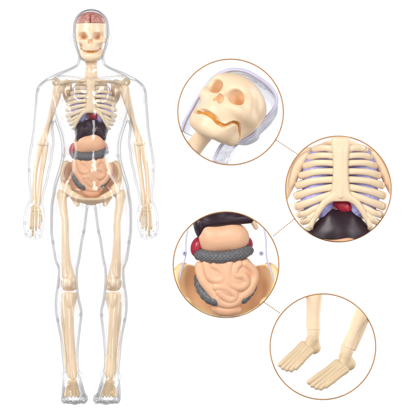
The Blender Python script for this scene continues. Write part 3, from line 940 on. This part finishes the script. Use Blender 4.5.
AX = .556
MC = lambda V: np.stack([MX + (V[:, 0] - CX2) * .555, 113.4 + (V[:, 1] - 202) * AX, V[:, 2] * .62 + 1], 1)
st = sternum_mesh()
ribt = {(k, s, lw): rib_tube(k, s, lw) for lw in (False, True) for k in range(len(LOW if lw else RIBS)) for s in (-1, 1)}
lungs = {s: lung_mesh(s) for s in (-1, 1)}
heart = heart_mesh(); liver = liver_mesh()
place('sternum', st, BONE, root, MC)
for key in ribt: place_tube('rib', ribt[key], BONE, root, MC)
for s in (-1, 1): place('lung', lungs[s], LUNG, root, MC)
place('heart', heart, RED, root, MC)
ML = lambda V: np.stack([MX + (V[:, 0] - CX2) * .50, 119.4 + (V[:, 1] - 212) * .60, V[:, 2] * .62 + 1], 1)
def liver_fig():
    f = Field((298, 200, -24), (384, 262, 24), 0.55)
    f.ell((340.2, 230, -2), (34, 15, 17), 2, exp=2.8)
    f.ell((340, 219, 1), (15, 8, 11), 6)
    f.cone((324, 230, 9), (313, 246, 10), 9, 5, 6); f.cone((356, 230, 9), (366, 243, 10), 9, 5, 6)
    return f.mesh(0, 2)
place('liver', liver_fig(), LIVER, root, ML)

MG = lambda V: np.stack([MX + (V[:, 0] - CX3) * .63, 156.2 + (V[:, 1] - 256.5) * .69, V[:, 2] * .60 + 1], 1)
stom = stomach_mesh(); cbar = colon_bar_mesh(); cl, cr = colon_side_mesh(True), colon_side_mesh(False)
gut = gut_mesh(); rect = rectum_mesh(); kl, kr = kidney_mesh(True), kidney_mesh(False); pel = pelvis_mesh()
place('stomach', stom, PEACH, root, MG)
co = place('colon', cbar, COLON, root, MG)
place('ascending_colon', cl, COLON, co, MG)
place('descending_colon', cr, COLON, co, MG)
place('small_intestine', gut, PEACH, root, MG)
place('rectum', rect, PEACH, root, MG)
for k_ in (kl, kr): place('kidney', k_, RED, root, MG)
place('pelvis', pel, IVORY, root, MG)

# clear screw bosses that hold the two halves of the shell together
def boss(x, y, d, r=1.9):
    prof = [(0.0, 1.0), (r * .45, 1.0), (r * .45, 2.2), (r * .62, 2.6), (r, 2.6), (r, -2.5), (0.0, -2.5)]
    n = 18
    V, F = [], []
    for rr, dz in prof:
        for i in range(n):
            a = 2 * math.pi * i / n
            V.append((x + rr * math.cos(a) + 1e-4 * math.cos(a), y + rr * math.sin(a) + 1e-4 * math.sin(a), d + dz))
    for k in range(len(prof) - 1):
        for i in range(n):
            j = (i + 1) % n
            F.append([k * n + i, k * n + j, (k + 1) * n + j, (k + 1) * n + i])
    Wd = to_world(np.array(V)); F = np.array(F)
    link_mesh('screw_post', Wd, fix_orient(Wd, F), BOSS, shell, smooth=False)
BOSS = clear_mat('clear_boss_plastic', 0.0, tint=(0.95, 0.95, 0.965))
for x, y, d in ((38.6, 90.5, 6), (28.8, 170.5, 6), (53.2, 122.5, 6), (64.2, 156, 12), (53.4, 242, 8), (84.3, 231.8, 10), (80.2, 314.6, 6), (57.8, 320, 6), (26, 223, 10)):
    boss(x, y, d); boss(2 * MX - x, y, d)

# ------------------------------------------------------------------ round close-ups
print('insets')
R_ = 52.3
C1, C2, C3, C4 = (230.6, 112.0), (338.4, 189.0), (226.0, 264.7), (322.9, 346.7)

def ring(c, label):
    n, m = 128, 10
    V, F = [], []
    for i in range(n):
        a = 2 * math.pi * i / n
        for j in range(m):
            b = 2 * math.pi * j / m
            rr = 52.8 + .62 * math.cos(b)
            V.append(W(c[0] + rr * math.cos(a), c[1] + rr * math.sin(a), .62 * math.sin(b) * 2.2))
    for i in range(n):
        for j in range(m):
            F.append([i * m + j, i * m + (j + 1) % m, ((i + 1) % n) * m + (j + 1) % m, ((i + 1) % n) * m + j])
    F = np.array(F); V = np.array(V)
    Vc = V - V.mean(0)
    o = link_mesh('ring_frame', V, fix_orient(Vc, F), COPPER, origin=W(c[0], c[1] + 52.8, 0))
    o['label'] = label; o['category'] = 'ring'; o['group'] = 'round copper frames'
ring(C1, 'thin copper ring around the tilted skull')
ring(C2, 'thin copper ring around the bare ribcage')
ring(C3, 'thin copper ring around the stomach and intestines')
ring(C4, 'thin copper ring around the pair of bony feet')

def dotted(a, b, label):
    a = np.array(a, float); b = np.array(b, float)
    L = np.linalg.norm(b - a); t = (b - a) / L; nrm = np.array([-t[1], t[0]])
    V, F = [], []
    def bar(s0, s1, r):
        base = len(V); m = 8
        for s, rr in ((s0, r * .6), (s0 + .18, r), (s1 - .18, r), (s1, r * .6)):
            for j in range(m):
                an = 2 * math.pi * j / m
                p = a + t * s + nrm * rr * math.cos(an)
                V.append(W(p[0], p[1], rr * math.sin(an)))
        for k in range(3):
            for j in range(m):
                F.append([base + k * m + j, base + k * m + (j + 1) % m, base + (k + 1) * m + (j + 1) % m, base + (k + 1) * m + j])
        F.append([base + j for j in range(m)][::-1]); F.append([base + 3 * m + j for j in range(m)])
    s = 0.2
    while s + 1.3 < L:
        bar(s, s + 1.25, .52); s += 2.0
    bar(0.0, L, .10)
    mid = (a + b) / 2
    o = link_mesh('dotted_line', np.array(V), F, COPPER, origin=W(mid[0], mid[1], 0))
    o['label'] = label; o['category'] = 'connector'; o['group'] = 'dotted copper connectors'
dotted((275.9, 139.9), (298.8, 155.0), 'dotted copper line from the skull ring to the ribcage ring')
dotted((294.4, 218.9), (272.6, 236.6), 'dotted copper line from the ribcage ring to the intestine ring')
dotted((263.8, 302.0), (281.4, 314.2), 'dotted copper line from the intestine ring to the feet ring')

# --- head close-up
K1 = (C1[0], C1[1], R_)
hd = thing('skull_model', 'large tilted ivory skull lying in an open clear head shell', 'skull', (C1[0], C1[1] + 50, 0))
def rot_head(V, yaw=-27, pitch=14, roll=29, sc=1.92, at=(232.5, 101.5, 4)):
    a, b, c = map(math.radians, (yaw, pitch, roll))
    x, y, d = V.T
    y, d = y * math.cos(b) - d * math.sin(b), y * math.sin(b) + d * math.cos(b)     # chin forward
    x, d = x * math.cos(a) + d * math.sin(a), -x * math.sin(a) + d * math.cos(a)
    x, y = x * math.cos(c) - y * math.sin(c), x * math.sin(c) + y * math.cos(c)
    return np.stack([x * sc + at[0], y * sc + at[1], d * sc + at[2]], 1)
up, jw, ml = skull_fields(h=0.26, low=True)
sk = place('skull', up, IVORY, hd, rot_head, K1)
place('jaw', jw, IVORY, sk, rot_head, K1)
place('mouth_shade_fill', ml, MOUTH_SHADE, sk, rot_head, K1)
def neck1(f):
    f.path([(214, 124, -14), (203, 136, -12), (192, 150, -8), (186, 158, -6)], (9, 8.8, 9.2, 9.4), 1)
    f.cone((222, 118, -14), (232, 104, -14), 10, 12, 2)
place('neck_bone', limb_mesh(neck1, (176, 88, -30), (248, 172, 6), .6), BONE, hd, None, K1)

RIMP = [(181.5, 131), (186, 119), (191.5, 109), (197.5, 98), (206, 86), (213, 78.5), (221, 73), (233, 69.6), (247, 71.6), (258, 77.5), (268, 84.8), (275, 93), (276.8, 100.8), (274.2, 108.5), (267, 117.2), (257.5, 126), (255, 132.5), (249.5, 137), (241, 140.6), (234, 140.4), (227.5, 140.0), (220.5, 146.5), (214.5, 158.5), (211, 170)]
rimpts = [(x, y, 0 - 5 * i / 20) for i, (x, y) in enumerate(RIMP)]
V, F = tube_mesh(rimpts, [1.95] * len(rimpts), 10, 1.6, 5)
place_tube('shell_rim', (V, F), RIM, hd, None, K1)
def bowl_mesh():
    t = smooth_tab(rimpts, 5)
    c = np.array([237.0, 113.0, 0])
    prof = [(1.0, 0, 0), (.985, -8, .15), (.95, -18, .4), (.88, -28, .7), (.74, -37, 1.0), (.52, -43, 1.2), (.25, -46, 1.3), (0.03, -47, 1.3)]
    V, F = [], []
    m = len(t)
    for th in (0.0, 1.4):
        for s, d, sh in prof:
            for i, p in enumerate(t):
                q = (p - c) * s * (1 - th / 55) + c
                V.append((q[0] + 9 * sh, q[1] + 11 * sh, q[2] + d + (th if s < .5 else 0)))
    n = len(prof)
    for l in range(2):
        for k in range(n - 1):
            for i in range(m - 1):
                a = l * n * m + k * m + i
                F.append([a, a + 1, a + m + 1, a + m][::1 if l == 0 else -1])
    for k in range(n - 1):
        for i in (0, m - 1):
            a = k * m + i; b = a + n * m
            F.append([a, a + m, b + m, b][::1 if i == 0 else -1])
    for i in range(m - 1):
        for k in (0, n - 1):
            a = k * m + i; b = a + n * m
            F.append([a, b, b + 1, a + 1][::1 if k == 0 else -1])
    return np.array(V), np.array(F)
BOWLM = clear_mat('clear_bowl_plastic', 1.0, 130, tint=(0.93, 0.93, 0.96), glass=0.35)
bv, bfc = bowl_mesh()
_q = bv[:, :2] - np.array(C1); _r = np.hypot(_q[:, 0], _q[:, 1])[:, None]
bv[:, :2] = np.array(C1) + _q * np.minimum(1, 52.2 / np.maximum(_r, 1e-6))
place('head_shell', (bv, bfc), BOWLM, hd)

# --- chest close-up
K2 = (C2[0], C2[1], R_)
MLV = lambda V: V + np.array([0, -4.0, 0])
ch = thing('ribcage_model', 'large bare ivory ribcage with lavender lungs, red heart and black liver', 'ribcage', (C2[0], C2[1] + 50, 0))
place('sternum', st, IVORY, ch, None, K2)
for key in ribt: place_tube('rib', ribt[key], IVORY, ch, None, K2)
for s in (-1, 1): place('lung', lungs[s], LUNG, ch, None, K2)
place('heart', heart, RED, ch, None, K2)
place('liver', liver, LIVER, ch, MLV, K2)
MST = lambda V: V + np.array([340 - 226, 250.5 - 236.5, 4])
place('stomach', stom, PEACH, ch, MST, K2)
def shoulder(s):
    def b(f):
        x = lambda v: CX2 + s * (CX2 - v)
        f.path([(x(312), 152, -12), (x(303), 156, -10), (x(296), 165, -10), (x(290), 180, -10), (x(283), 196, -10)], (5, 7.5, 8.5, 7, 6), 2)
        f.ell((x(305), 160, -14), (10, 12, 6), 3)
        f.ell((x(318), 152, -14), (8, 6, 5), 3)
    return limb_mesh(b, (270, 138, -30), (412, 214, 2), .6)
for s in (-1, 1): place('shoulder_bone', shoulder(s), BONE, ch, None, K2)
def neck2(f):
    f.loft([(128, CX2, 8.4, 6, 7), (134, CX2, 8.2, 6, 7), (142, CX2, 8.0, 8, 6)], 1, 2.6)
place('neck_bone', limb_mesh(neck2, (326, 124, -6), (354, 146, 18), .5), IVORY, ch, None, K2)

# --- belly close-up
K3 = (C3[0], C3[1], R_)
be = thing('abdomen_model', 'large peach stomach and intestines with grey colon in an ivory pelvis', 'abdomen', (C3[0], C3[1] + 50, 0))
place('liver', liver_low_mesh(), LIVER, be, None, K3)
place('stomach', stom, PEACH, be, None, K3)
co = place('colon', cbar, COLON, be, None, K3)
place('ascending_colon', cl, COLON, co, None, K3)
place('descending_colon', cr, COLON, co, None, K3)
place('small_intestine', gut, PEACH, be, None, K3)
place('rectum', rect, PEACH, be, None, K3)
for k_ in (kl, kr): place('kidney', k_, RED, be, None, K3)
MP = lambda V: np.stack([226 + (V[:, 0] - 226) * 1.1, V[:, 1], V[:, 2]], 1)
place('pelvis', pel, PELVIS, be, MP, K3)
place_tube('rib', tube_mesh([(249, 217, -2), (252.5, 221, -1), (256, 227.5, 0)], (3.2, 3.0, 2.4), 12), IVORY, be, None, K3)
def edge_sheet(pts):
    V, F = [], []
    t = smooth_tab([(x, y, 0) for x, y in pts], 6)
    for x, y, _ in t:
        for dx, d in ((-.75, 3), (.75, 3), (.75, -22), (-.75, -22)):
            V.append((x + dx, y, d))
    for i in range(len(t) - 1):
        for j in range(4):
            F.append([i * 4 + j, i * 4 + (j + 1) % 4, (i + 1) * 4 + (j + 1) % 4, (i + 1) * 4 + j])
    F.append([0, 1, 2, 3]); e = (len(t) - 1) * 4; F.append([e + 3, e + 2, e + 1, e])
    return np.array(V), np.array(F)
EDGE = clear_mat('clear_edge_plastic', 0.2, 90, tint=(0.86, 0.86, 0.95))
for s in (-1, 1):
    P = [(CX3 + s * 37.5, 226), (CX3 + s * 39.8, 238), (CX3 + s * 40.2, 248), (CX3 + s * 40.8, 258), (CX3 + s * 44.5, 270), (CX3 + s * 48, 284)]
    place('shell_edge', edge_sheet(P), RIM, be, None, K3)
def boss3(x, y):
    f = Field((x - 6, y - 6, -12), (x + 6, y + 6, 10), .35)
    f.cone((x, y, -8), (x, y, 4), 2.4, 2.4, .3)
    f.cone((x, y, 4), (x, y, 9), 1.0, 1.0, .3, op='sub')
    return f.mesh(0, 1)
for x in (184.6, 261.2): place('screw_post', boss3(x, 253.2), RIM, be, None, K3)

# --- feet close-up
K4 = (C4[0], C4[1], R_)
def p4(u, v): return 266 + u / 2.971, 276 + v / 2.971
def leg_thing(label, shank, fib, ankle, heel, tips, mid):
    t = thing('foot_model', label, 'foot', (*p4(*heel), 0), 'bony feet side by side')
    P = lambda uv, d: (*p4(*uv), d)
    (a, b) = shank
    def sh(f):
        A, B = np.array(a), np.array(b)
        pts = [A + (B - A) * k for k in (0, .35, .68, .86, 1.0)]
        f.path([P(p, 0) for p in pts], (7.6, 7.0, 6.2, 6.6, 6.9), 1)
        B = np.array(b); N_ = (B - A) / np.linalg.norm(B - A)
        f.path([P(b, 0), P(B * .5 + np.array(ankle) * .5, 0), P(ankle, 0)], (6.9, 6.5, 5.4), .6)
        q = B + N_ * 3
        f.path([P(q + np.array([-N_[1], N_[0]]) * 20.2 * math.sin(k * 1.5), 6.8 * math.cos(k * 1.5)) for k in (-1, -.7, -.35, 0, .35, .7, 1)], (.32,) * 7, .5, op='sub')
    def fb(f):
        f.path([P(p, d) for p, d in zip(fib, (-3, -2, -1))], (3.0, 2.6, 2.4), 1)
    x0, y0 = p4(*a); x1, y1 = p4(*ankle)
    lo = (min(x0, x1) - 16, min(y0, y1) - 16, -14); hi = (max(x0, x1) + 18, max(y0, y1) + 12, 14)
    place('shin_bone', limb_mesh(sh, lo, hi, .5), IVORY, t, None, K4)
    place('fibula', limb_mesh(fb, lo, hi, .5), IVORY, t, None, K4)
    def ft(f):
        hx = P(heel, -4)
        f.ell(hx, (6.2, 5.4, 7.5), 2)
        f.cone(P(ankle, 0), hx, 5.9, 5.6, 3)
        f.cone(P(ankle, 0), P(np.array(mid[1]), 3), 5.4, 5.2, 3)
        f.cone(hx, P(np.array(mid[1]) + np.array([4, 5]), 1), 5.2, 4.8, 3)
        A = np.array(ankle, float); n = len(tips)
        for i, tp in enumerate(tips):
            k = (i - (n - 1) / 2) / ((n - 1) / 2)
            s = np.array(mid[0]) * k + np.array(mid[1])
            T = np.array(tp, float)
            m1 = s + (T - s) * .36; m2 = s + (T - s) * .62; m3 = s + (T - s) * .82
            f.path([P(s, 6 - abs(k)), P(m1, 9), P(m2, 11.5)], (3.3, 2.6, 2.8), .35, n=3)
            f.path([P(m2 + (T - s) * .035, 11.8), P(m3, 13)], (2.9, 2.6), .5, n=2)
            f.path([P(m3 + (T - s) * .03, 13.2), P(T, 13.5)], (2.6, 2.6), .5, n=2)
        c = sum(np.array(q, float) for q in tips) / n
        mm = A + (c - A) * .45
        f.cone(P(np.array(mid[1]) + np.array([2, 4]), 1), P(mm + np.array([2, 8]), 2.5), 5.2, 4.8, 1.0)
        f.cone(P(mm + np.array([2, 8]), 2.5), P(A + (c - A) * .86 + np.array([1, 2]), 8), 4.4, 2.6, 1.0)
    xs = [p4(*q) for q in list(tips) + [heel, ankle]]
    lo = (min(q[0] for q in xs) - 9, min(q[1] for q in xs) - 9, -14); hi = (max(q[0] for q in xs) + 10, max(q[1] for q in xs) + 9, 20)
    place('foot_bones', limb_mesh(ft, lo, hi, .4, 1), TAN, t, None, K4)
    return t
leg_thing('bony ivory foot on an upright shin, nearer the left edge of its ring', ((146, 30), (141, 158)), ((128, 40), (128, 100), (126, 148)),
          (139, 186), (143, 213), ((42, 262), (50, 270), (61, 275), (74, 277), (88, 271)), ((12, 11), (120, 213)))
leg_thing('bony ivory foot on a slanting shin, lowest in its ring, toes near the ring bottom', ((298, 74), (243, 212)), ((308, 106), (287, 160), (262, 216)),
          (236, 238), (247, 262), ((127, 314), (137, 323), (149, 329), (162, 331), (177, 325)), ((14, 12), (223, 268)))
print('built')
